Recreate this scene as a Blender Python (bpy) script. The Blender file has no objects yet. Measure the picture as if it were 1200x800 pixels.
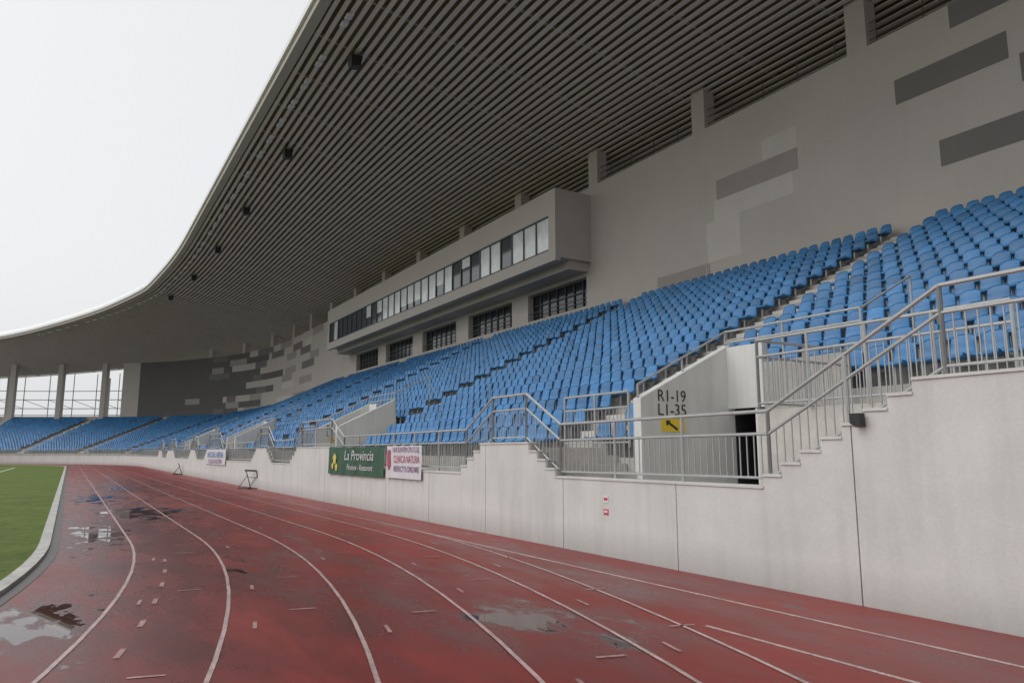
import bpy, math, random
import numpy as np
from mathutils import Matrix, Vector
random.seed(7); rng=np.random.default_rng(7)
S=bpy.context.scene
S.view_settings.view_transform='Standard'
try: S.view_settings.look='None'
except: pass
S.view_settings.exposure=0

# ---------------------------------------------------------------- path map
CX=-36.5; S1=100.4; RB=55.0
def pmap(a):
    a=np.asarray(a,dtype=float).reshape(-1,3).copy()
    m=a[:,1]>S1
    th=(a[m,1]-S1)/RB; r=a[m,0]-CX
    a[m,0]=CX+r*np.cos(th); a[m,1]=S1+r*np.sin(th)
    return a

class MB:
    def __init__(s): s.v=[]; s.f=[]; s.n=0; s.mi=[]
    def add(s,vs,fs,mi=0):
        s.v.append(np.asarray(vs,float).reshape(-1,3))
        for f in fs: s.f.append([i+s.n for i in f]); s.mi.append(mi)
        s.n+=len(vs)
    def box(s,x0,x1,y0,y1,z0,z1,mi=0):
        vs=[(x0,y0,z0),(x1,y0,z0),(x1,y1,z0),(x0,y1,z0),(x0,y0,z1),(x1,y0,z1),(x1,y1,z1),(x0,y1,z1)]
        s.add(vs,[(0,3,2,1),(4,5,6,7),(0,1,5,4),(1,2,6,5),(2,3,7,6),(3,0,4,7)],mi)
    def lbox(s,x0,x1,y0,y1,z0,z1,mi=0,step=2.0):
        a=y0
        while a<y1-1e-6:
            if a<S1-1e-6: b=min(y1,S1)
            else:
                k=math.floor((a-S1)/step+1e-6)+1
                b=min(y1,S1+k*step)
            s.box(x0,x1,a,b,z0,z1,mi); a=b
    def prism(s,poly,axis,a,b,mi=0):
        n=len(poly); vs=[]
        for t in (a,b):
            for (p,q) in poly:
                if axis=='x': vs.append((t,p,q))
                elif axis=='y': vs.append((p,t,q))
                else: vs.append((p,q,t))
        fs=[tuple(range(n))[::-1],tuple(range(n,2*n))]
        for i in range(n):
            j=(i+1)%n; fs.append((i,j,n+j,n+i))
        s.add(vs,fs,mi)
    def tube(s,p,q,r=0.02,n=7,mi=0):
        p=Vector(p);q=Vector(q);d=(q-p)
        if d.length<1e-6: return
        d.normalize(); u=d.orthogonal().normalized(); w=d.cross(u)
        vs=[]
        for c in (p,q):
            for k in range(n):
                t=2*math.pi*k/n; vs.append(c+r*(math.cos(t)*u+math.sin(t)*w))
        fs=[(k,(k+1)%n,n+(k+1)%n,n+k) for k in range(n)]+[tuple(range(n))[::-1],tuple(range(n,2*n))]
        s.add([tuple(v) for v in vs],fs,mi)
    def build(s,name,mats,parent=None,bend=True,smooth=False,bevel=0):
        V=np.concatenate(s.v) if s.v else np.zeros((0,3))
        if bend: V=pmap(V)
        me=bpy.data.meshes.new(name); me.from_pydata(V.tolist(),[],s.f)
        if not isinstance(mats,(list,tuple)): mats=[mats]
        for m in mats: me.materials.append(m)
        me.polygons.foreach_set('material_index',s.mi)
        if smooth: me.polygons.foreach_set('use_smooth',[True]*len(s.f))
        me.update()
        o=bpy.data.objects.new(name,me); S.collection.objects.link(o)
        if parent: o.parent=parent
        if bevel:
            b=o.modifiers.new('bevel','BEVEL'); b.width=bevel; b.segments=2; b.limit_method='ANGLE'
        return o
def empty(name):
    e=bpy.data.objects.new(name,None); S.collection.objects.link(e); return e

# ---------------------------------------------------------------- materials
def mat(name,col,rough=0.7,metal=0,var=0.12,scale=3.0,stretch=(1,1,1),bump=0.0,bscale=60,spec=0.5,streak=0.0,fine=0.0,dirt=None):
    m=bpy.data.materials.new(name); m.use_nodes=True; nt=m.node_tree; N=nt.nodes; L=nt.links
    b=N['Principled BSDF']; b.inputs['Roughness'].default_value=rough; b.inputs['Metallic'].default_value=metal
    b.inputs['Specular IOR Level'].default_value=spec
    tc=N.new('ShaderNodeTexCoord'); mp=N.new('ShaderNodeMapping'); mp.inputs['Scale'].default_value=stretch
    L.new(tc.outputs['Object'],mp.inputs['Vector'])
    nz=N.new('ShaderNodeTexNoise'); nz.inputs['Scale'].default_value=scale; nz.inputs['Detail'].default_value=7; nz.inputs['Roughness'].default_value=0.65
    L.new(mp.outputs[0],nz.inputs['Vector'])
    mr=N.new('ShaderNodeMapRange'); mr.inputs[1].default_value=0.3; mr.inputs[2].default_value=0.7
    mr.inputs[3].default_value=1-var; mr.inputs[4].default_value=1+var
    L.new(nz.outputs['Fac'],mr.inputs[0])
    fac=mr.outputs[0]
    def mul(a,bk):
        x=N.new('ShaderNodeMath'); x.operation='MULTIPLY'; L.new(a,x.inputs[0]); L.new(bk,x.inputs[1]); return x.outputs[0]
    if streak>0:
        mp2=N.new('ShaderNodeMapping'); mp2.inputs['Scale'].default_value=(3.1,3.1,0.3); L.new(tc.outputs['Object'],mp2.inputs['Vector'])
        n2=N.new('ShaderNodeTexNoise'); n2.inputs['Scale'].default_value=1.3; n2.inputs['Detail'].default_value=7; n2.inputs['Distortion'].default_value=0.3; L.new(mp2.outputs[0],n2.inputs['Vector'])
        r2=N.new('ShaderNodeMapRange'); r2.inputs[1].default_value=0.48; r2.inputs[2].default_value=0.78; r2.inputs[3].default_value=1; r2.inputs[4].default_value=1-streak
        L.new(n2.outputs['Fac'],r2.inputs[0]); fac=mul(fac,r2.outputs[0])
    if fine>0:
        n3=N.new('ShaderNodeTexNoise'); n3.inputs['Scale'].default_value=bscale; n3.inputs['Detail'].default_value=3; L.new(tc.outputs['Object'],n3.inputs['Vector'])
        r3=N.new('ShaderNodeMapRange'); r3.inputs[1].default_value=0.3; r3.inputs[2].default_value=0.7; r3.inputs[3].default_value=1-fine; r3.inputs[4].default_value=1+fine
        L.new(n3.outputs['Fac'],r3.inputs[0]); fac=mul(fac,r3.outputs[0])
    if dirt:
        sx=N.new('ShaderNodeSeparateXYZ'); L.new(tc.outputs['Object'],sx.inputs[0])
        ad=N.new('ShaderNodeMath'); ad.operation='MULTIPLY_ADD'; ad.inputs[1].default_value=-0.5; L.new(nz.outputs['Fac'],ad.inputs[0]); L.new(sx.outputs['Z'],ad.inputs[2])
        r4=N.new('ShaderNodeMapRange'); r4.inputs[1].default_value=dirt[0]-0.25; r4.inputs[2].default_value=dirt[1]-0.25; r4.inputs[3].default_value=1-dirt[2]; r4.inputs[4].default_value=1
        L.new(ad.outputs[0],r4.inputs[0]); fac=mul(fac,r4.outputs[0])
    vm=N.new('ShaderNodeVectorMath'); vm.operation='SCALE'; vm.inputs[0].default_value=col; L.new(fac,vm.inputs['Scale'])
    L.new(vm.outputs[0],b.inputs['Base Color'])
    if bump>0:
        n4=N.new('ShaderNodeTexNoise'); n4.inputs['Scale'].default_value=bscale; n4.inputs['Detail'].default_value=4; L.new(tc.outputs['Object'],n4.inputs['Vector'])
        bp=N.new('ShaderNodeBump'); bp.inputs['Strength'].default_value=0.5; bp.inputs['Distance'].default_value=bump
        L.new(n4.outputs['Fac'],bp.inputs['Height']); L.new(bp.outputs[0],b.inputs['Normal'])
    return m

M_front=mat('painted_concrete',(0.57,0.57,0.55),0.75,var=0.07,scale=0.9,streak=0.13,fine=0.035,bscale=30,bump=0.003,dirt=(0.0,0.45,0.30))
M_joint=mat('joint',(0.07,0.065,0.06),0.9)
M_conc=mat('concrete',(0.36,0.345,0.32),0.85,var=0.18,scale=1.5,streak=0.15,fine=0.06,bscale=30)
M_aisle=mat('aisle_concrete',(0.50,0.475,0.44),0.85,var=0.15,scale=2,fine=0.05,bscale=30)
M_white=mat('white_plaster',(0.62,0.62,0.60),0.8,var=0.07,scale=1,streak=0.12)
M_wall=mat('beige_render',(0.48,0.445,0.41),0.9,var=0.045,scale=0.35,streak=0.03,fine=0.05,bscale=20)
M_wd=mat('grey_render_dark',(0.18,0.17,0.16),0.9,var=0.05,scale=0.6,fine=0.05,bscale=25)
M_wf=mat('grey_render_charcoal',(0.125,0.12,0.115),0.9,var=0.05,scale=0.6,fine=0.05,bscale=25)
M_wm=mat('grey_render_mid',(0.33,0.305,0.282),0.9,var=0.05,scale=0.6,fine=0.05,bscale=25)
M_wl=mat('grey_render_light',(0.55,0.52,0.48),0.9,var=0.05,scale=0.6,fine=0.05,bscale=25)
M_slat=mat('soffit_slat',(0.68,0.62,0.57),0.5,var=0.06,scale=0.4,stretch=(1,0.2,1))
M_deck=mat('roof_deck',(0.19,0.168,0.15),0.9)
M_roofw=mat('white_fascia',(0.75,0.76,0.77),0.4,var=0.04)
M_rail=mat('galvanised_steel',(0.38,0.39,0.39),0.45,metal=0.25,var=0.12,scale=6)
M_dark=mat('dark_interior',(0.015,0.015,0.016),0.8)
M_black=mat('black_metal',(0.02,0.02,0.022),0.45)
M_frame=mat('window_frame',(0.07,0.075,0.08),0.5)
M_glass=mat('window_glass',(0.05,0.065,0.075),0.06,var=0.1,spec=1.0)
M_blindrefl=mat('blind_and_reflection',(0.72,0.76,0.77),0.12,var=0.15,scale=1.2,spec=1.0)  # pale panes: blinds plus outside reflections put into the base colour
M_dglass=mat('dark_glass',(0.02,0.023,0.026),0.1,spec=0.7)
M_line=mat('line_paint',(0.40,0.30,0.29),0.4,var=0.35,scale=3,fine=0.3,bscale=40)
M_tick=mat('tick_paint',(0.33,0.20,0.19),0.4,var=0.35,scale=5,fine=0.3,bscale=40)
M_kerb=mat('kerb_white',(0.42,0.41,0.385),0.7,var=0.25,scale=3,fine=0.12,bscale=30)
M_gut=mat('gutter',(0.06,0.05,0.048),0.4)
M_ylw=mat('yellow_sign',(0.75,0.55,0.03),0.5,var=0.04)
M_blk=mat('black_paint',(0.03,0.03,0.03),0.6)
M_red=mat('red_paint',(0.6,0.03,0.03),0.5)
M_bwhite=mat('banner_vinyl_white',(0.62,0.61,0.64),0.5,var=0.09,scale=4)
M_bgreen=mat('banner_vinyl_green',(0.025,0.085,0.048),0.45,var=0.45,scale=2.5)
M_bpurp=mat('banner_print_purple',(0.2,0.05,0.2),0.5)
M_bred=mat('banner_print_red',(0.42,0.07,0.13),0.5)
M_bblue=mat('banner_print_blue',(0.08,0.2,0.45),0.5)
M_byel=mat('banner_print_gold',(0.6,0.5,0.12),0.5)
M_ground=mat('asphalt_ground',(0.10,0.098,0.09),0.9,var=0.2,scale=0.3)
M_plas=mat('hazed_plaster',(0.74,0.74,0.74),0.9,var=0.05,scale=0.2,streak=0.06)  # plaster lightened, distance haze is put into the colour
M_hwin=mat('hazed_window',(0.40,0.42,0.44),0.3)  # window grey raised to carry the same painted haze

def grass_mat():
    m=bpy.data.materials.new('grass'); m.use_nodes=True; nt=m.node_tree; N=nt.nodes; L=nt.links; b=N['Principled BSDF']
    b.inputs['Roughness'].default_value=0.85; b.inputs['Specular IOR Level'].default_value=0.2
    tc=N.new('ShaderNodeTexCoord')
    def nz(sc,dt,w):
        n=N.new('ShaderNodeTexNoise'); n.inputs['Scale'].default_value=sc; n.inputs['Detail'].default_value=dt; n.inputs['Roughness'].default_value=.7; L.new(tc.outputs['Object'],n.inputs['Vector'])
        x=N.new('ShaderNodeMath'); x.operation='MULTIPLY'; x.inputs[1].default_value=w; L.new(n.outputs['Fac'],x.inputs[0]); return x.outputs[0],n
    a,_=nz(0.6,8,.28); c,n2=nz(25,6,.40); d,_=nz(4,6,.32)
    m1=N.new('ShaderNodeMath'); m1.operation='ADD'; L.new(a,m1.inputs[0]); L.new(c,m1.inputs[1])
    m2=N.new('ShaderNodeMath'); m2.operation='ADD'; L.new(m1.outputs[0],m2.inputs[0]); L.new(d,m2.inputs[1])
    cr=N.new('ShaderNodeValToRGB'); e=cr.color_ramp.elements
    e[0].position=0.36; e[0].color=(0.045,0.075,0.014,1); e[1].position=0.64; e[1].color=(0.17,0.225,0.05,1)
    L.new(m2.outputs[0],cr.inputs[0]); L.new(cr.outputs[0],b.inputs['Base Color'])
    bp=N.new('ShaderNodeBump'); bp.inputs['Distance'].default_value=0.03; L.new(n2.outputs['Fac'],bp.inputs['Height']); L.new(bp.outputs[0],b.inputs['Normal'])
    return m
M_grass=grass_mat()

def track_mat():
    m=bpy.data.materials.new('wet_tartan'); m.use_nodes=True; nt=m.node_tree; N=nt.nodes; L=nt.links; b=N['Principled BSDF']
    tc=N.new('ShaderNodeTexCoord')
    def noise(sc,det,st=(1,1,1),rg=0.6):
        mp=N.new('ShaderNodeMapping'); mp.inputs['Scale'].default_value=st; L.new(tc.outputs['Object'],mp.inputs['Vector'])
        n=N.new('ShaderNodeTexNoise'); n.inputs['Scale'].default_value=sc; n.inputs['Detail'].default_value=det; n.inputs['Roughness'].default_value=rg
        L.new(mp.outputs[0],n.inputs['Vector']); return n.outputs['Fac']
    def math_(op,a,bk,c=None):
        x=N.new('ShaderNodeMath'); x.operation=op
        for i,t in enumerate((a,bk,c)):
            if t is None: continue
            if isinstance(t,(int,float)): x.inputs[i].default_value=t
            else: L.new(t,x.inputs[i])
        return x.outputs[0]
    def rng_(v,a,bk,c,d):
        r=N.new('ShaderNodeMapRange'); L.new(v,r.inputs[0])
        for i,t in enumerate((a,bk,c,d)): r.inputs[i+1].default_value=t
        return r.outputs[0]
    def field_(lst):
        acc=None
        for (cx,cy,rx,ry,w) in lst:
            mp=N.new('ShaderNodeMapping'); mp.inputs['Location'].default_value=(-cx/rx,-cy/ry,0); mp.inputs['Scale'].default_value=(1/rx,1/ry,0)
            L.new(tc.outputs['Object'],mp.inputs['Vector'])
            ln=N.new('ShaderNodeVectorMath'); ln.operation='LENGTH'; L.new(mp.outputs[0],ln.inputs[0])
            v=rng_(ln.outputs['Value'],0,1.5,w*0.34,0.0)
            acc=v if acc is None else math_('MAXIMUM',acc,v)
        return acc
    acc=field_([(1.9,23.0,1.6,3.2,1.0),(0.6,17.5,0.7,4.0,0.95),(-0.2,9.0,0.9,1.9,1.0),(4.05,6.6,0.85,0.85,1.05),(4.3,5.3,0.45,0.4,0.85),(0.9,31,1.2,6,0.9),(2.2,11.5,0.7,1.6,0.5),(2.0,40,1.4,6,.75)])
    accw=field_([(1.2,18,2.6,14,1.0),(3.3,8,2.0,3.5,.8),(0.5,8,1.6,3,.9),(2.5,40,3,20,.75),(6.4,7,1.0,5,.5)])
    big=noise(1.6,7,(1.5,0.7,1),0.62)
    field=math_('ADD',big,acc)
    pud=rng_(field,0.715,0.765,0,1)
    wf=math_('ADD',noise(0.9,8,(1.6,0.5,1),0.65),accw)
    wet=math_('MAXIMUM',rng_(wf,0.48,0.82,0,1),rng_(field,0.58,0.72,0,1))
    med=noise(0.35,5); fine=noise(260,2); gran=noise(90,3)
    cr=N.new('ShaderNodeMix'); cr.data_type='RGBA'; cr.inputs[6].default_value=(0.215,0.028,0.023,1); cr.inputs[7].default_value=(0.105,0.017,0.017,1)
    L.new(wet,cr.inputs[0])
    c2=N.new('ShaderNodeMix'); c2.data_type='RGBA'; c2.inputs[7].default_value=(0.045,0.012,0.012,1); L.new(pud,c2.inputs[0]); L.new(cr.outputs[2],c2.inputs[6])
    f=math_('MULTIPLY',rng_(med,0.3,0.7,0.82,1.15),rng_(fine,0.3,0.7,0.7,1.3))
    f=math_('MULTIPLY',f,rng_(gran,0.3,0.7,0.82,1.18))
    vm=N.new('ShaderNodeVectorMath'); vm.operation='SCALE'; L.new(c2.outputs[2],vm.inputs[0]); L.new(f,vm.inputs['Scale'])
    L.new(vm.outputs[0],b.inputs['Base Color'])
    ro=math_('SUBTRACT',rng_(wet,0,1,0.46,0.20),math_('MULTIPLY',pud,0.18))
    L.new(ro,b.inputs['Roughness']); b.inputs['Specular IOR Level'].default_value=0.45
    bp=N.new('ShaderNodeBump'); bp.inputs['Distance'].default_value=0.003
    L.new(math_('SUBTRACT',1.0,pud),bp.inputs['Strength']); L.new(gran,bp.inputs['Height']); L.new(bp.outputs[0],b.inputs['Normal'])
    return m
M_track=track_mat()

def seat_mat():
    m=bpy.data.materials.new('blue_seat_plastic'); m.use_nodes=True; nt=m.node_tree; N=nt.nodes; L=nt.links; b=N['Principled BSDF']
    a=N.new('ShaderNodeAttribute'); a.attribute_name='tint'
    vm=N.new('ShaderNodeVectorMath'); vm.operation='SCALE'; vm.inputs[0].default_value=(0.034,0.165,0.37); L.new(a.outputs['Fac'],vm.inputs['Scale'])
    L.new(vm.outputs[0],b.inputs['Base Color']); b.inputs['Roughness'].default_value=0.42
    return m
M_seat=seat_mat()

# ---------------------------------------------------------------- ground / track / infield
def flat(name,pts,z,m):
    b=MB(); b.add([(x,y,z) for x,y in pts],[tuple(range(len(pts)))]); return b.build(name,m,bend=False)
flat('ground',[(-1500,-1500),(1500,-1500),(1500,1500),(-1500,1500)],-0.03,M_ground)
def stadium(off,n=64):
    r=36.5+off; pts=[]
    for k in range(n+1):
        t=math.pi*k/n; pts.append((CX+r*math.cos(t),S1+r*math.sin(t)))
    for k in range(n+1):
        t=math.pi+math.pi*k/n; pts.append((CX+r*math.cos(t),16+r*math.sin(t)))
    return pts
tp=[(7.57,-60),(7.57,S1)]+[(CX+44.07*math.cos(math.pi*k/48),S1+44.07*math.sin(math.pi*k/48)) for k in range(1,49)]+[(CX-44.07,-60)]
flat('running_track',tp,0.0,M_track)
flat('infield_grass',stadium(-0.34),0.03,M_grass)
def ring(mb,o0,o1,z0,z1,s_from,s_to,step=1.0,mi=0,top_only=False):
    def P(s,o):
        if s<16:
            t=(s-16)/36.5; r=36.5+o; return (CX+r*math.cos(t),16+r*math.sin(t))
        if s>S1:
            t=(s-S1)/36.5; r=36.5+o; return (CX+r*math.cos(t),S1+r*math.sin(t))
        return (o,s)
    ss=[];a=s_from
    while a<s_to: ss.append(a); a+= step if (a<16 or a>=S1) else 3
    ss.append(s_to)
    vs=[];fs=[]
    for s in ss:
        a=P(s,o0);b=P(s,o1)
        if top_only: vs+=[(*a,z1),(*b,z1)]
        else: vs+=[(*a,z0),(*a,z1),(*b,z1),(*b,z0)]
    k=2 if top_only else 4
    for i in range(len(ss)-1):
        o=i*k
        if top_only: fs.append((o,o+1,o+3,o+2))
        else:
            for j in range(3): fs.append((o+j,o+j+1,o+k+j+1,o+k+j))
    mb.add(vs,fs,mi)
b=MB(); ring(b,-0.34,-0.17,-0.02,0.06,-40,190)
b.build('track_kerb',M_kerb,bend=False)
b=MB(); ring(b,-0.17,-0.02,0,0.005,-40,190,top_only=True); b.build('drain_channel',M_gut,bend=False)
LM=MB()
for o in (1.1,2.3,3.5,4.65,5.75,6.5):
    ring(LM,o-0.02,o+0.02,0,0.005,-30,165,top_only=True)
LM.box(6.48,6.52,-30,15,0.001,0.0055)
LM.box(5.38,5.42,-30,5.4,0.001,0.0055)
random.seed(3)
for o0,L0 in ((1.1,[6,9.5,13]),(2.3,[5.4,8,10,14,19]),(3.5,[4.5,7.5,12,17]),(4.65,[5.6,9,11,15,22]),(5.75,[4.6,6.3,8,10.5,13,18])):
    for s in L0:
        ring(LM,o0+0.25,o0+0.29,0,0.005,s,s+0.28,step=0.2,top_only=True,mi=1)
        ring(LM,o0+0.62,o0+0.88,0,0.005,s+0.7,s+0.74,step=0.2,top_only=True,mi=1)
for k in range(9):
    ring(LM,1.5,1.55,0,0.005,4+1.1*k,4.3+1.1*k,step=.2,top_only=True,mi=1)
LM.build('track_lane_markings',[M_line,M_tick],bend=False)
b=MB(); b.box(-5.0,-4.88,18,96,0.034,0.038); b.box(-70,-5,95.9,96.02,0.034,0.038); b.build('pitch_line_markings',M_roofw,bend=False)

# ---------------------------------------------------------------- front wall
pts=[(-12,2.4),(4.17,2.4),(6.47,1.2),(11.16,1.18),(12.35,1.82),(13.7,1.82),(14.9,1.18)]
for k in range(3):
    d=22*k; pts+=[(23.6+d,1.18),(25.0+d,1.82),(28.7+d,1.82),(29.9+d,1.18),(33.2+d,1.18),(34.4+d,1.82),(36.0+d,1.82),(37.2+d,1.18)]
pts+=[(214,1.18)]
px=[p[0] for p in pts]; pz=[p[1] for p in pts]
def smooth_top(y): return float(np.interp(y,px,pz))
segs=[]
for (a,za),(c,zc) in zip(pts[:-1],pts[1:]):
    if abs(zc-za)<0.05: segs.append((a,c,max(za,zc)))
    else:
        n=max(3,round(abs(zc-za)/0.155))
        for i in range(n):
            t0=a+(c-a)*i/n; t1=a+(c-a)*(i+1)/n
            z=za+(zc-za)*((i+1)/n if zc>za else i/n)
            segs.append((t0,t1,z))
joints=[5.2+2.85*k for k in range(-6,66)]
W=MB()
for (a,c,z) in segs:
    cuts=[a]+[j for j in joints if a<j<c]+[c]
    for u,v in zip(cuts[:-1],cuts[1:]):
        uu=u+(0.008 if u in joints else 0); vv=v-(0.008 if v in joints else 0)
        W.box(7.55,7.60,uu,vv,-0.05,z)
    W.lbox(7.602,7.82,a,c,-0.05,z-0.006,1)
    W.lbox(7.535,7.83,a,c,z+0.002,z+0.035,2)
fw=W.build('concrete_perimeter_wall',[M_front,M_conc,M_front])
b=MB()
for j in joints:
    if j>-6 and j<S1: b.box(7.5985,7.6005,j-0.012,j+0.012,0,smooth_top(j)-0.06)
b.build('joint_seals',M_joint,parent=fw)

# ---------------------------------------------------------------- grandstand
G=empty('stadium_grandstand')
NR=19; TR=0.8; O0=9.5
def rise(s): return float(np.interp(s,[80,122],[0.41,0.30]))
def rowz(i,s): return 1.55+rise(s)*i
SEND=215.0
pits=[(8.2,11.0),(30.3,33.0),(52.3,55.0),(74.3,77.0)]
aisles=[14,29,44.5,60,75.5,91]+[106+14*k for k in range(8)]
def in_pit(s):
    return any(a<=s<=c for a,c in pits)
def start_row(s):
    if s<8.2: return 3
    return 3 if in_pit(s) else 0
br=sorted(set([-12,8.2,80,SEND]+[x for p in pits for x in p]+list(np.arange(82,SEND,2.5))))
T=MB()
for a,c in zip(br[:-1],br[1:]):
    r0=start_row((a+c)/2); pit=in_pit((a+c)/2)
    for i in range(r0,NR):
        x0=O0+TR*i; x1=x0+TR
        za,zc=rowz(i,a),rowz(i,c)
        if i==r0: pa=pc=(2.6 if pit else 0.0)
        else: pa,pc=rowz(i-1,a),rowz(i-1,c)
        xr=x0+(0.16 if (pit and i==r0) else 0)
        T.add([(xr,a,pa),(xr,c,pc),(xr,c,zc),(xr,a,za)],[(0,1,2,3)])
        x1e = x1 if i<NR-1 else 25.2
        T.add([(xr,a,za),(xr,c,zc),(x1e,c,zc),(x1e,a,za)],[(0,1,2,3)])
terr=T.build('concrete_terrace',M_conc,parent=G)
def floor_pts():
    f=[(-12,2.33),(4.2,2.33),(7.7,0.5),(10.0,0.5),(12.35,1.75),(13.7,1.75),(14.9,1.08)]
    for k in range(3):
        d=22*k; f+=[(23.6+d,1.08),(25+d,1.75),(28.7+d,1.75),(30.9+d,0.5),(32.4+d,0.5),(34.4+d,1.75),(36+d,1.75),(37.2+d,1.08)]
    return f+[(SEND,1.08)]
F=MB(); fp=floor_pts()
for (a,za),(c,zc) in zip(fp[:-1],fp[1:]):
    if abs(za-zc)<0.02: F.lbox(7.83,9.49,a,c,-0.04,za)
    else:
        n=round(abs(zc-za)/0.165)
        for i in range(n):
            z=za+(zc-za)*((i+1)/n if zc>za else i/n)
            F.box(7.83,9.49,a+(c-a)*i/n,a+(c-a)*(i+1)/n,-0.04,z)
F.box(9.492,11.88,-12,8.19,-0.04,2.33)
for a,c in pits: F.box(9.492,13.9,a+.01,c-.01,-0.04,0.5)
F.build('walkway_and_stairs',M_aisle,parent=G)
A=MB()
for y in aisles:
    for i in range(NR):
        z=rowz(i,y); x=O0+TR*i; r=rise(y)
        A.box(x+0.42,x+TR+0.002,y-0.7,y+0.7,z-0.01,z+r*0.5)
        A.box(x+0.003,x+0.42,y-0.7,y+0.7,z-0.01,z+0.012)
A.build('aisle_steps',M_aisle,parent=G)
Vw=MB()
for a,c in pits:
    for (y0,y1) in ((c,c+0.22),(a-0.22,a)):
        if y0<8 and a<9: 
            Vw.box(9.49,11.87,y0+.2,y1+0.02,0.0,2.36); continue
        Vw.prism([(9.47,0),(12.06,0),(12.06,3.96),(11.86,3.86),(9.47,2.70)],'y',y0-0.002,y1+0.002)
    m_=c-0.95
    Vw.box(11.88,12.05,m_,c-0.004,2.56,3.86,0)
    Vw.box(11.88,12.05,a+.002,m_-0.002,0,3.45,1)
Vw.build('vomitory_walls',[M_white,M_conc],parent=G)
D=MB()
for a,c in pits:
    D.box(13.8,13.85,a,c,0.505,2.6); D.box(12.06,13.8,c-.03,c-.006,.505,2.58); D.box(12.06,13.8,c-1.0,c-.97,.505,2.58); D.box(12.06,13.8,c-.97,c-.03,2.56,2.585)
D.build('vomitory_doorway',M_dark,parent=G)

# ---- seats
def seat_template(lod):
    if lod==0:
        prof=[(-.21,.355),(-.235,.385),(-.20,.425),(-.02,.395),(.12,.405),(.19,.46),(.235,.62),(.262,.78),(.285,.815),(.305,.79),(.275,.60),(.235,.44),(.15,.365)]
        st=[-1,-.88,-.45,.45,.88,1]
    else:
        prof=[(-.21,.36),(-.22,.42),(.12,.40),(.19,.46),(.27,.81),(.30,.78),(.22,.40)]
        st=[-1,0,1]
    n=len(prof); vs=[]
    for t in st:
        e=abs(t)
        for (x,z) in prof:
            back=max(0,min(1,(z-.45)/.3)) if x>0.1 else 0
            w=0.216*(1-0.09*back)
            xx=x-0.05*(e**3)*back; zz=z+0.028*(e**3)*(1-back)
            if z>0.7: zz-=0.09*(e**6)
            if x<-0.15: xx+=0.035*(e**5)
            vs.append((xx,t*w,zz))
    fs=[]
    for k in range(len(st)-1):
        for j in range(n):
            j2=(j+1)%n
            fs.append((k*n+j,k*n+j2,(k+1)*n+j2,(k+1)*n+j))
    fs.append(tuple(range(n))); fs.append(tuple(range((len(st)-1)*n,len(st)*n))[::-1])
    return np.array(vs),fs
def near_aisle(s): return any(abs(s-y)<0.93 for y in aisles)
pos0=[];pos1=[]
for i in range(NR):
    x=O0+TR*i+0.42; s=-6.0
    while s<SEND-1:
        r=x-CX
        ds=0.5 if s<S1 else 0.5*RB/r
        s+=ds
        if near_aisle(s): continue
        if i<3 and (s<8.45 or any(a-0.35<=s<=c+0.45 for a,c in pits)): continue
        (pos0 if s<48 else pos1).append((x,s,rowz(i,s)))
def seat_mesh(name,pos,lod):
    tv,tf=seat_template(lod); pos=np.array(pos); n=len(pos); m=len(tv)
    pos=pos+np.stack([rng.normal(0,.008,n),rng.normal(0,.008,n),rng.normal(0,.005,n)],-1)
    rot=rng.normal(0,0.035,n)
    X=tv[None,:,0]*np.cos(rot)[:,None]-tv[None,:,1]*np.sin(rot)[:,None]
    Y=tv[None,:,0]*np.sin(rot)[:,None]+tv[None,:,1]*np.cos(rot)[:,None]
    Z=np.repeat(tv[None,:,2],n,0)
    V=np.stack([X+pos[:,0:1],Y+pos[:,1:2],Z+pos[:,2:3]],-1).reshape(-1,3)
    V=pmap(V)
    lens=np.array([len(f) for f in tf]); flatf=np.array([i for f in tf for i in f])
    loops=(flatf[None,:]+(np.arange(n)*m)[:,None]).reshape(-1)
    tot=np.tile(lens,n); starts=np.concatenate([[0],np.cumsum(tot)[:-1]])
    me=bpy.data.meshes.new(name); me.vertices.add(len(V)); me.vertices.foreach_set('co',V.reshape(-1))
    me.loops.add(len(loops)); me.loops.foreach_set('vertex_index',loops.astype(np.int32))
    me.polygons.add(len(tot)); me.polygons.foreach_set('loop_start',starts.astype(np.int32)); me.polygons.foreach_set('loop_total',tot.astype(np.int32))
    sm=np.tile(np.array([True]*(len(tf)-2)+[False]*2),n); 
    me.update(calc_edges=True); me.validate()
    if lod==0: me.polygons.foreach_set('use_smooth',sm)
    at=me.attributes.new('tint','FLOAT','POINT')
    t=1+rng.normal(0,0.12,n); t=np.clip(t,0.7,1.4)
    at.data.foreach_set('value',np.repeat(t,m).astype(np.float32))
    me.materials.append(M_seat)
    o=bpy.data.objects.new(name,me); S.collection.objects.link(o); o.parent=G; return o
seat_mesh('seats_near',pos0,0); seat_mesh('seats_far',pos1,1)
B=MB()
for (x,s,z) in pos0:
    B.box(x-0.10,x-0.05,s-0.02,s+0.02,z,z+0.38); B.box(x+0.10,x+0.14,s-0.17,s+0.17,z+0.30,z+0.36)
B.build('seat_brackets',M_rail,parent=G)

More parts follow.
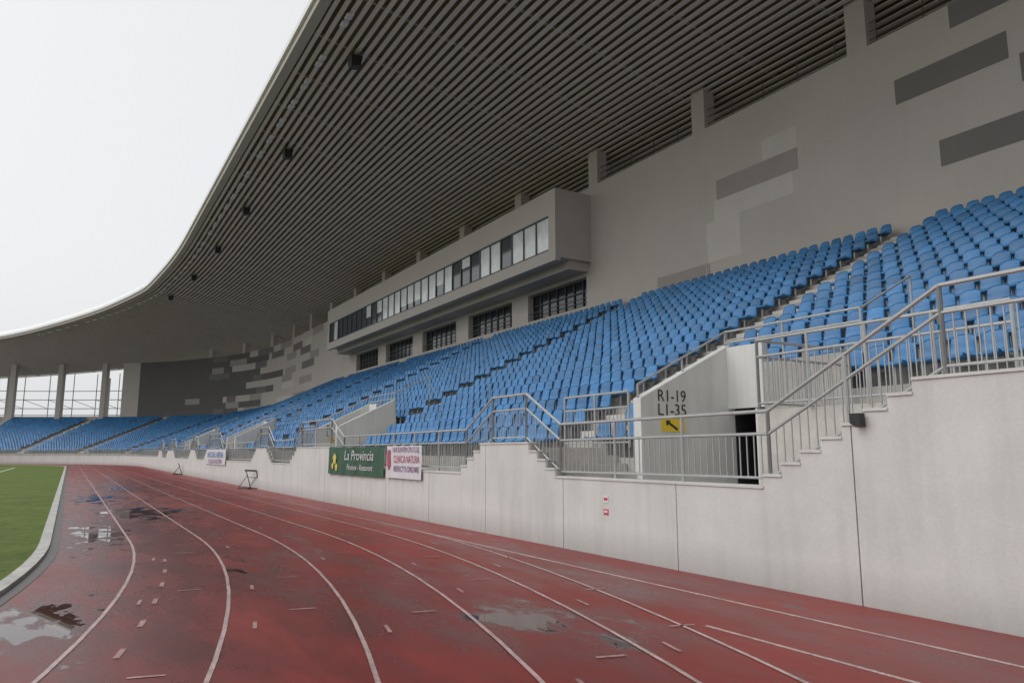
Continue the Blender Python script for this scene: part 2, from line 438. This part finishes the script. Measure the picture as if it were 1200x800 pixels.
# ---------------------------------------------------------------- back wall
BW=MB()
def bwall(a,c,z0,z1,mi=0): BW.lbox(25.0,25.5,a,c,z0,z1,mi)
END=100.4+55*math.radians(45)
bwall(-12,33,0,17.0)
bwall(33,76,0,10.02); bwall(33,76,11.75,17.0); 
cols=[15.9+8.45*k for k in range(-3,14)]
wins=[]
y=33.5
while y<75:
    wins.append((y,min(y+6.4,75.6))); y+=8.45
prev=33
for a,c in wins: bwall(prev,a,10.02,11.75); prev=c
bwall(prev,76,10.02,11.75)
bwall(76,END,0,17.0)
backwall=BW.build('rendered_back_wall',M_wall)
b=MB(); b.box(25.48,25.52,33,76,10,11.8); b.build('recess_glazing',M_dglass,parent=backwall)
b=MB()
for a,c in wins:
    n=7
    for k in range(n+1):
        yy=a+(c-a)*k/n; b.box(25.40,25.46,yy-0.03,yy+0.03,10.02,11.75)
    b.box(25.39,25.45,a,c,11.0,11.06)
    b.tube((25.1,a,10.55),(25.1,c,10.55),0.025); b.tube((25.1,a,10.3),(25.1,c,10.3),0.02)
b.build('recess_window_frames',M_frame,parent=backwall)
b=MB()
b.box(24.992,25.0,24.1,24.13,8,17)
b.build('wall_expansion_joint',M_wl,parent=backwall)
P=MB()
RH=0.95
def blk(row,ya,yb,mi,d=0):
    z0=9.45+RH*row; P.lbox(24.994-d,24.9985-d,ya,yb,z0,min(z0+RH,16.98),mi)
blk(5,10.7,14.5,0); blk(7,-3,12.4,0); blk(2,4,13.1,0); blk(4,2,10.4,0); blk(3,-4,3.5,0)
blk(4,18.8,23.3,1); blk(3,19.1,23.5,2); blk(2,22.0,24.05,2) ; blk(5,18.8,20.6,2); blk(0,23.9,27.5,1); blk(1,22,24.0,2)
random.seed(21)
starts=[118,111,122,107,116,104,112,120,109,115]
for row in range(-2,8):
    a=starts[row+2]
    blk(row,a,END-3.2,3)
    s=a-random.uniform(3,5)
    cur=86+random.uniform(0,6)
    while cur<a-3:
        ln=random.uniform(3,6)
        if random.random()<0.5: blk(row,cur,min(cur+ln,a-.5),random.choice([1,1,2,0]))
        cur+=ln+random.uniform(1,4)
    if random.random()<.8:
        s0=a+random.uniform(1.5,9); blk(row,s0,s0+random.uniform(3,5.5),random.choice([1,0]),0.006)
P.build('wall_paint_blocks',[M_wd,M_wm,M_wl,M_wf],parent=backwall)
b=MB()
for y in cols:
    if y<END: b.box(25.06,25.75,y-0.42,y+0.42,17.0,19.2)
b.build('roof_support_columns',M_wall,parent=backwall)
b=MB()
for z in (17.35,17.7,18.05): b.tube((25.3,-10,z),(25.3,33,z),0.02)
for k in range(24): b.tube((25.3,-10+1.8*k,17),(25.3,-10+1.8*k,18.07),0.02)
b.build('wall_top_guardrail',M_frame,parent=backwall)
b=MB(); b.lbox(33.0,33.3,-40,95,0,15.2); b.build('rear_light_blocker',M_wall)  # unseen wall added to block light behind the slot under the roof

C=MB()
for k in range(12):
    s=END+3+7.5*k
    C.box(24.4,25.2,s-0.4,s+0.4,0,17.0)
    C.box(29.3,29.8,s+2.5,s+3.0,0,15)
C.lbox(25.202,25.4,END+0.001,SEND,0,7.9)
C.build('concrete_columns',M_wall)
Lt=MB()
s=END-6
while s<SEND:
    s2=s+3.6
    Lt.tube((31,s,4),(31,s,16),0.07,5)
    for z in (8.4,9.6,11.2,12.8): Lt.tube((31,s,z),(31,s2,z),0.07,5)
    Lt.tube((31,s,9.6),(31,s2,11.2),0.05,5)
    Lt.box(30.9,31.1,s,s2,3,7.0)
    s=s2
Lt.build('perimeter_screen',M_rail)

def block(x,y,w,d,h,ang):
    e=empty('apartment_building'); e.location=(x,y,0); e.rotation_euler=(0,0,ang)
    b=MB(); b.box(-w/2,w/2,-d/2,d/2,0,h); b.box(-w/2-.3,w/2+.3,-d/2-.3,d/2+.3,h+.002,h+.6)
    b.build('walls',M_plas,parent=e,bend=False)
    b=MB(); nf=int(h//3)
    for fl in range(nf):
        for k in range(int(w//3)):
            xx=-w/2+1.5+3*k; b.box(xx-.7,xx+.7,-d/2-.05,-d/2-.01,fl*3+1,fl*3+2.5)
            if k%3==0: b.box(xx-1,xx+1,-d/2-1.0,-d/2-.06,fl*3+.5,fl*3+.7)
    b.build('windows',M_hwin,parent=e,bend=False)
block(-75,420,60,12,24,.1); block(-165,430,50,12,27,.2)

# ---------------------------------------------------------------- press box
PB=empty('press_box')
b=MB(); X0=22.5
b.box(X0,25.0,33,76,12.5,12.98); b.box(X0,25.0,33,76,15.05,16.5)
b.box(X0,25.0,33,33.7,12.98,15.05); b.box(X0,25.0,75.3,76,12.98,15.05)
b.box(X0+0.0,X0+0.35,33.0,76,12.30,12.498)
b.box(23.6,25.0,33.3,76,11.98,12.497)
b.build('press_box_shell',M_wall,parent=PB)
b=MB(); n=30; w=(75.3-33.7)/n; random.seed(5)
for k in range(n):
    a=33.7+w*k
    if k<20: mi=0 if random.random()<0.12 else 1
    else: mi=0 if random.random()<0.8 else 1
    if mi==1 and random.random()<0.4:
        zc=random.choice([13.5,13.9,14.3])
        b.box(X0+0.10,X0+0.13,a,a+w,12.98,zc,0); b.box(X0+0.10,X0+0.13,a,a+w,zc,15.05,1)
    else: b.box(X0+0.10,X0+0.13,a,a+w,12.98,15.05,mi)
b.build('press_box_windows',[M_glass,M_blindrefl],parent=PB)
b=MB()
for k in range(n+1):
    a=33.7+w*k; b.box(X0+0.03,X0+0.098,a-0.04,a+0.04,12.98,15.05)
b.box(X0+0.02,X0+0.097,33.7,75.3,12.981,13.07); b.box(X0+0.02,X0+0.097,33.7,75.3,14.97,15.049)
b.build('press_box_mullions',M_frame,parent=PB)

# ---------------------------------------------------------------- roof
R=empty('stadium_roof')
def sm(xs,ys,s,w=7):
    return float(np.mean(np.interp(s+np.linspace(-w,w,15),xs,ys)))
def rf(s): return sm([-99,82,96.4,111.6,125.3,139,150.3,159,185,215],[8.2,8.2,7.3,6.0,6.3,8.4,11.6,15.2,24,27.5],s)
def rb(s): return sm([-99,95,130,215],[34,34,30,29.5],s)
def zf(s): return sm([-99,100,112,125,139,150,159,185],[22,22,22,21.6,21.2,20.6,20.0,18],s)
def zb(s): return sm([-99,95,113,143,166,200],[17.5,17.5,17.5,16.9,14.8,13],s)
ss=[-40,70]+list(np.arange(72.5,212,2.5))
def sweep(mb,fn,mi=0,close=True):
    vs=[];k=None
    for s in ss:
        p=fn(s); k=len(p); vs+= [(o,s,z) for o,z in p]
    fs=[]
    for i in range(len(ss)-1):
        for j in range(k if close else k-1):
            j2=(j+1)%k; fs.append((i*k+j,i*k+j2,(i+1)*k+j2,(i+1)*k+j))
    mb.add(vs,fs,mi)
NS=62
b=MB()
for q in range(NS):
    f=(q+0.5)/NS
    def fn(s,f=f):
        o=rf(s)+0.5+(rb(s)-rf(s)-0.5)*f; z=zf(s)+(zb(s)-zf(s))*f
        h=0.105*(rb(s)-rf(s))/26
        return [(o-h,z),(o+h,z),(o+h,z+0.07),(o-h,z+0.07)]
    sweep(b,fn)
b.build('soffit_slats',M_slat,parent=R)
b=MB()
sweep(b,lambda s:[(rf(s)+0.35,zf(s)+0.36),(rb(s),zb(s)+0.36),(rb(s)+.3,zb(s)+1.1),(rf(s)+0.35,zf(s)+1.2)])
b.build('roof_deck',M_deck,parent=R)
b=MB()
sweep(b,lambda s:[(rf(s),zf(s)-0.04),(rf(s)+0.5,zf(s)-0.02),(rf(s)+0.5,zf(s)+0.5),(rf(s)-0.02,zf(s)+0.30)])
b.build('roof_edge_fascia',M_wall,parent=R)
b=MB()
sweep(b,lambda s:[(rf(s)-0.16,zf(s)+0.31),(rf(s)+0.1,zf(s)+0.31),(rf(s)+0.34,zf(s)+1.3),(rf(s)-0.16,zf(s)+0.62)])
b.build('roof_edge_flashing',M_roofw,parent=R)
b=MB()
s=-38
while s<205:
    o0,o1=rf(s)+0.5,rb(s)
    b.add([(o0,s,zf(s)+.1),(o1,s,zb(s)+.1),(o1,s+.15,zb(s)+.1),(o0,s+.15,zf(s)+.1),(o0,s,zf(s)+.35),(o1,s,zb(s)+.35),(o1,s+.15,zb(s)+.35),(o0,s+.15,zf(s)+.35)],
      [(0,1,2,3),(0,1,5,4),(3,2,6,7)])
    s+=4.22
b.build('roof_purlins',M_wm,parent=R)
b=MB(); s=14
while s<150:
    o=rf(s)+1.45; z=zf(s)-0.26
    for d in (0,0.7):
        b.prism([(o-.16,z-.12),(o+.16,z-.02),(o+.16,z+.1),(o-.16,z+.02)],'y',s+d,s+d+.42,0)
        b.tube((o,s+d+.2,z),(o,s+d+.2,z+.3),.02,5,1)
    s+=2.8 if int(s)%3 else 4.2
b.build('floodlight_row',[M_roofw,M_black],bend=True)
for k in range(7):
    s=20+13.5*k; o=rf(s)+2.7; z=zf(s)-0.46
    b=MB(); b.prism([(o-.25,z-.75),(o+.22,z-.62),(o+.3,z-.1),(o-.3,z-.15)],'y',s,s+.55,0)
    b.tube((o-.1,s+.27,z-.15),(o-.1,s+.27,z+.45),.03); b.tube((o+.15,s+.27,z-.15),(o+.15,s+.27,z+.45),.03)
    b.build('loudspeaker',M_black,bend=True)

# ---------------------------------------------------------------- railings
def balustrade(mb,line,h_bar=0.66,h_hand=0.95,base=0.10,bar=0.12,post=1.5,hand=True):
    for p,q in zip(line[:-1],line[1:]):
        p=Vector(p);q=Vector(q); L=Vector((q.x-p.x,q.y-p.y,0)).length
        if L<0.02: continue
        up=Vector((0,0,1))
        n=max(1,round(L/bar)); 
        mb.tube(p+up*base,q+up*base,0.018); mb.tube(p+up*h_bar,q+up*h_bar,0.022)
        if hand: mb.tube(p+up*h_hand,q+up*h_hand,0.026)
        for k in range(n+1):
            c=p.lerp(q,k/n); mb.tube(c+up*base,c+up*h_bar,0.009,4)
        m=max(1,round(L/post))
        for k in range(m+1):
            c=p.lerp(q,k/m); mb.tube(c,c+up*(h_hand if hand else h_bar),0.026)
rb_=MB()
ys=sorted(set([p for p in px if -12<=p<=S1]+[4.17+0.0,6.47]+[S1]))
line=[(7.69,y,smooth_top(y)+0.03) for y in ys]
balustrade(rb_,line)
line=[(7.69,s,1.21) for s in np.arange(S1,SEND,3.0)]
balustrade(rb_,line,bar=0.25,post=1.5)
rb_.build('front_wall_railing',M_rail)
b=MB()
balustrade(b,[(9.45,4.3,2.33),(9.45,8.1,2.33)],h_hand=1.12,h_bar=.85,bar=.11,post=.95)
balustrade(b,[(9.45,8.1,2.33),(11.8,8.1,2.33)],h_hand=1.12,h_bar=.85)
b.build('stair_side_railing',M_rail)
for a,c in pits:
    b=MB()
    for z in (3.98,4.22): b.tube((11.97,a-.3,z),(11.97,c+.1,z),.024)
    for y in (a-.3,(a+c)/2,c+.1): b.tube((11.97,y,3.4),(11.97,y,4.22),.024)
    b.tube((9.5,c+.11,2.98),(11.97,c+.11,4.22),.024); b.tube((9.5,c+.11,2.2),(9.5,c+.11,2.98),.024)
    b.tube((10.7,c+.11,3.1),(10.7,c+.11,3.6),.02)
    b.tube((12.0,a-.3,4.22),(13.6,a-.3,5.0),.024); b.tube((13.6,a-.3,3.5),(13.6,a-.3,5.0),.024)
    balustrade(b,[(9.42,c+.3,1.75),(9.42,c+2.5,1.75)],h_hand=1.1,h_bar=.8,post=1.1)
    b.build('vomitory_guardrail',M_rail)
# ---------------------------------------------------------------- text helper
def text(name,body,size,m,loc,rot,parent,width=None,shear=0):
    cu=bpy.data.curves.new(name+'_c','FONT'); cu.body=body; cu.size=size; cu.extrude=0.001; cu.align_x='CENTER'; cu.align_y='CENTER'; cu.shear=shear
    t=bpy.data.objects.new(name+'_tmp',cu); S.collection.objects.link(t); bpy.context.view_layer.update()
    me=bpy.data.meshes.new_from_object(t.evaluated_get(bpy.context.evaluated_depsgraph_get())); bpy.data.objects.remove(t)
    o=bpy.data.objects.new(name,me); me.materials.clear(); me.materials.append(m); S.collection.objects.link(o)
    Rm=rot.to_4x4(); sx=1
    if width and len(me.vertices):
        xs=[v.co.x for v in me.vertices]; sx=width/(max(xs)-min(xs))
    o.matrix_world=Matrix.Translation(loc)@Rm@Matrix.Diagonal((sx,1,1,1))
    if parent: o.parent=parent
    return o
RX=Matrix(((0,0,-1),(-1,0,0),(0,1,0)))
RY=Matrix(((1,0,0),(0,0,-1),(0,1,0)))
for a,c in pits[:2]:
    e=empty('section_sign'); y=c-0.012
    text('row_text','R1-19',0.33,M_blk,(10.28,y,2.76),RY,e,width=.74)
    text('seat_text','L1-35',0.33,M_blk,(10.28,y,2.48),RY,e,width=.74)
    b=MB(); b.box(9.98,10.60,y-.006,y+.006,2.06,2.32); b.build('arrow_plate',M_ylw,parent=e,bend=False)
    b=MB(); b.prism([(10.1,2.2),(10.1,2.28),(10.22,2.28),(10.19,2.25),(10.42,2.12),(10.38,2.08),(10.16,2.21),(10.12,2.17)],'y',y-.010,y-.0065); b.build('arrow',M_blk,parent=e,bend=False)

def banner(name,ya,yb,z0,z1,m):
    e=empty(name); nn=24; vs=[];fs=[]
    for k in range(nn+1):
        y=ya+(yb-ya)*k/nn
        for j in range(5):
            z=z0+(z1-z0)*j/4-0.02*math.sin(math.pi*((k%6)/6))*(j==4); vs.append((7.49+0.010*math.sin(k*1.3+j*.6),y,z))
    for k in range(nn):
        for j in range(4):
            o=k*5+j; fs.append((o,o+1,o+6,o+5))
    b=MB(); b.add(vs,fs); o=b.build('vinyl_sheet',m,parent=e,bend=False,smooth=True)
    b=MB()
    for k in range(0,nn+1,6):
        y=ya+(yb-ya)*k/nn; b.tube((7.49,y,z1-.01),(7.67,y,z1+.03),.006,5)
    b.build('ties',M_black,parent=e,bend=False)
    return e
e=banner('green_banner',19.5,24.6,0.96,1.82,M_bgreen)
text('title','La Provincia',.42,M_bwhite,(7.472,21.6,1.55),RX,e,width=2.6,shear=.2)
text('subtitle','Pensiune - Restaurant',.24,M_bwhite,(7.472,21.5,1.2),RX,e,width=2.3,shear=.3)
b=MB()
for (y,z,r) in ((23.9,1.45,.17),(23.7,1.18,.12),(24.1,1.22,.10)):
    b.prism([(y+r*math.cos(t)*(1+.25*math.sin(5*t)),z+r*math.sin(t)) for t in [k*math.pi/8 for k in range(16)]],'x',7.470+.01*r,7.476)
b.build('logo',M_byel,parent=e,bend=False)
e=banner('white_banner',16.95,19.3,0.98,1.84,M_bwhite)
text('line_top','NOI SUNTEM CFU CLUJ',.19,M_bpurp,(7.472,17.95,1.72),RX,e,width=1.7)
text('line_mid','CLINICA NATURA',.27,M_bred,(7.472,17.9,1.47),RX,e,width=1.7)
text('line_low','RESPECT SI ONOARE',.21,M_bpurp,(7.472,17.9,1.22),RX,e,width=1.65)
b=MB(); b.prism([(19.2,1.72),(18.98,1.72),(18.98,1.3),(19.09,1.18),(19.2,1.3)],'x',7.470,7.476); b.build('crest',M_bred,parent=e,bend=False)
e=banner('white_banner',43.8,50.6,0.95,1.85,M_bwhite)
text('line_top','NATURA ARENA',.5,M_bblue,(7.472,47.2,1.5),RX,e,width=5.5)
text('line_low','CLUB ATLETISM',.34,M_bpurp,(7.472,47.2,1.12),RX,e,width=4.6)
for (y,z,h) in ((9.68,0.90,.12),(9.68,0.70,.09)):
    e=empty('wall_label'); b=MB(); b.box(7.543,7.549,y-.06,y+.06,z-h/2,z+h/2); b.build('plate',M_bwhite if h>.1 else M_red,parent=e,bend=False)
    b=MB(); b.box(7.539,7.5425,y-.045,y+.045,z-.015,z+.025); b.build('print',M_red if h>.1 else M_bwhite,parent=e,bend=False)
b=MB(); b.box(7.42,7.52,5.0,5.12,2.0,2.08); b.prism([(7.42,1.97),(7.52,1.93),(7.52,1.999),(7.42,1.999)],'y',5.0,5.12); b.tube((7.52,5.07,2.05),(7.66,5.07,2.05),.015)
b.build('small_floodlight',M_black,bend=False)
for (x,y,a) in ((7.0,36,.25),(6.9,62,-.1)):
    e=empty('athletics_hurdle'); e.location=(x,y,0); e.rotation_euler=(0,0,a)
    b=MB()
    for d in (-.5,.5):
        b.tube((0,d,.02),(.65,d,.02),.025,8); b.tube((.6,d,.02),(.35,d,.82),.02,8)
        b.tube((.03,d,.04),(.42,d,.6),.014,6)
    b.tube((.45,-.5,.5),(.45,.5,.5),.014); b.tube((0.02,-.5,.03),(0.02,.5,.03),.02); b.build('frame',M_black,parent=e,bend=False)
    b=MB(); b.box(.32,.345,-.6,.6,.78,.86); b.build('crossbar',M_black,parent=e,bend=False,bevel=.005)

# ---------------------------------------------------------------- camera
f=860.0; yaw=math.radians(30.8); p=math.radians(8.6)
Fv=Vector((math.sin(yaw)*math.cos(p),math.cos(yaw)*math.cos(p),math.sin(p))); Rv=Vector((math.cos(yaw),-math.sin(yaw),0)); Uv=Rv.cross(Fv)
cam=bpy.data.cameras.new('camera'); co=bpy.data.objects.new('camera',cam); S.collection.objects.link(co)
m=Matrix((( Rv.x,Uv.x,-Fv.x),(Rv.y,Uv.y,-Fv.y),(Rv.z,Uv.z,-Fv.z))).to_4x4(); m.translation=(0,0,1.65); co.matrix_world=m
cam.sensor_width=36; cam.lens=f/1200*36; cam.clip_end=4000; cam.clip_start=0.05
S.camera=co

# ---------------------------------------------------------------- light
w=bpy.data.worlds.new('World'); S.world=w; w.use_nodes=True; nt=w.node_tree; N=nt.nodes; L=nt.links
for n_ in list(N): N.remove(n_)
out=N.new('ShaderNodeOutputWorld'); sky=N.new('ShaderNodeTexSky'); sky.sky_type='NISHITA'; sky.sun_disc=False
sky.sun_elevation=math.radians(52); sky.sun_rotation=math.radians(-70); sky.dust_density=6
hs=N.new('ShaderNodeHueSaturation'); hs.inputs['Saturation'].default_value=0.2; L.new(sky.outputs[0],hs.inputs['Color'])
b1=N.new('ShaderNodeBackground'); b1.inputs['Strength'].default_value=0.05; L.new(hs.outputs[0],b1.inputs['Color'])
b2=N.new('ShaderNodeBackground'); b2.inputs['Color'].default_value=(0.67,0.68,0.69,1); b2.inputs['Strength'].default_value=1.0
ad=N.new('ShaderNodeAddShader'); L.new(b1.outputs[0],ad.inputs[0]); L.new(b2.outputs[0],ad.inputs[1]); L.new(ad.outputs[0],out.inputs['Surface'])
sl=bpy.data.lights.new('sun','SUN'); sl.energy=0.9; sl.angle=math.radians(60); sl.color=(1,.98,.95)
so=bpy.data.objects.new('sun',sl); S.collection.objects.link(so)
el=math.radians(52); az=math.radians(-70)
d=Vector((math.sin(az)*math.cos(el),math.cos(az)*math.cos(el),math.sin(el)))
so.rotation_euler=d.to_track_quat('Z','Y').to_euler()
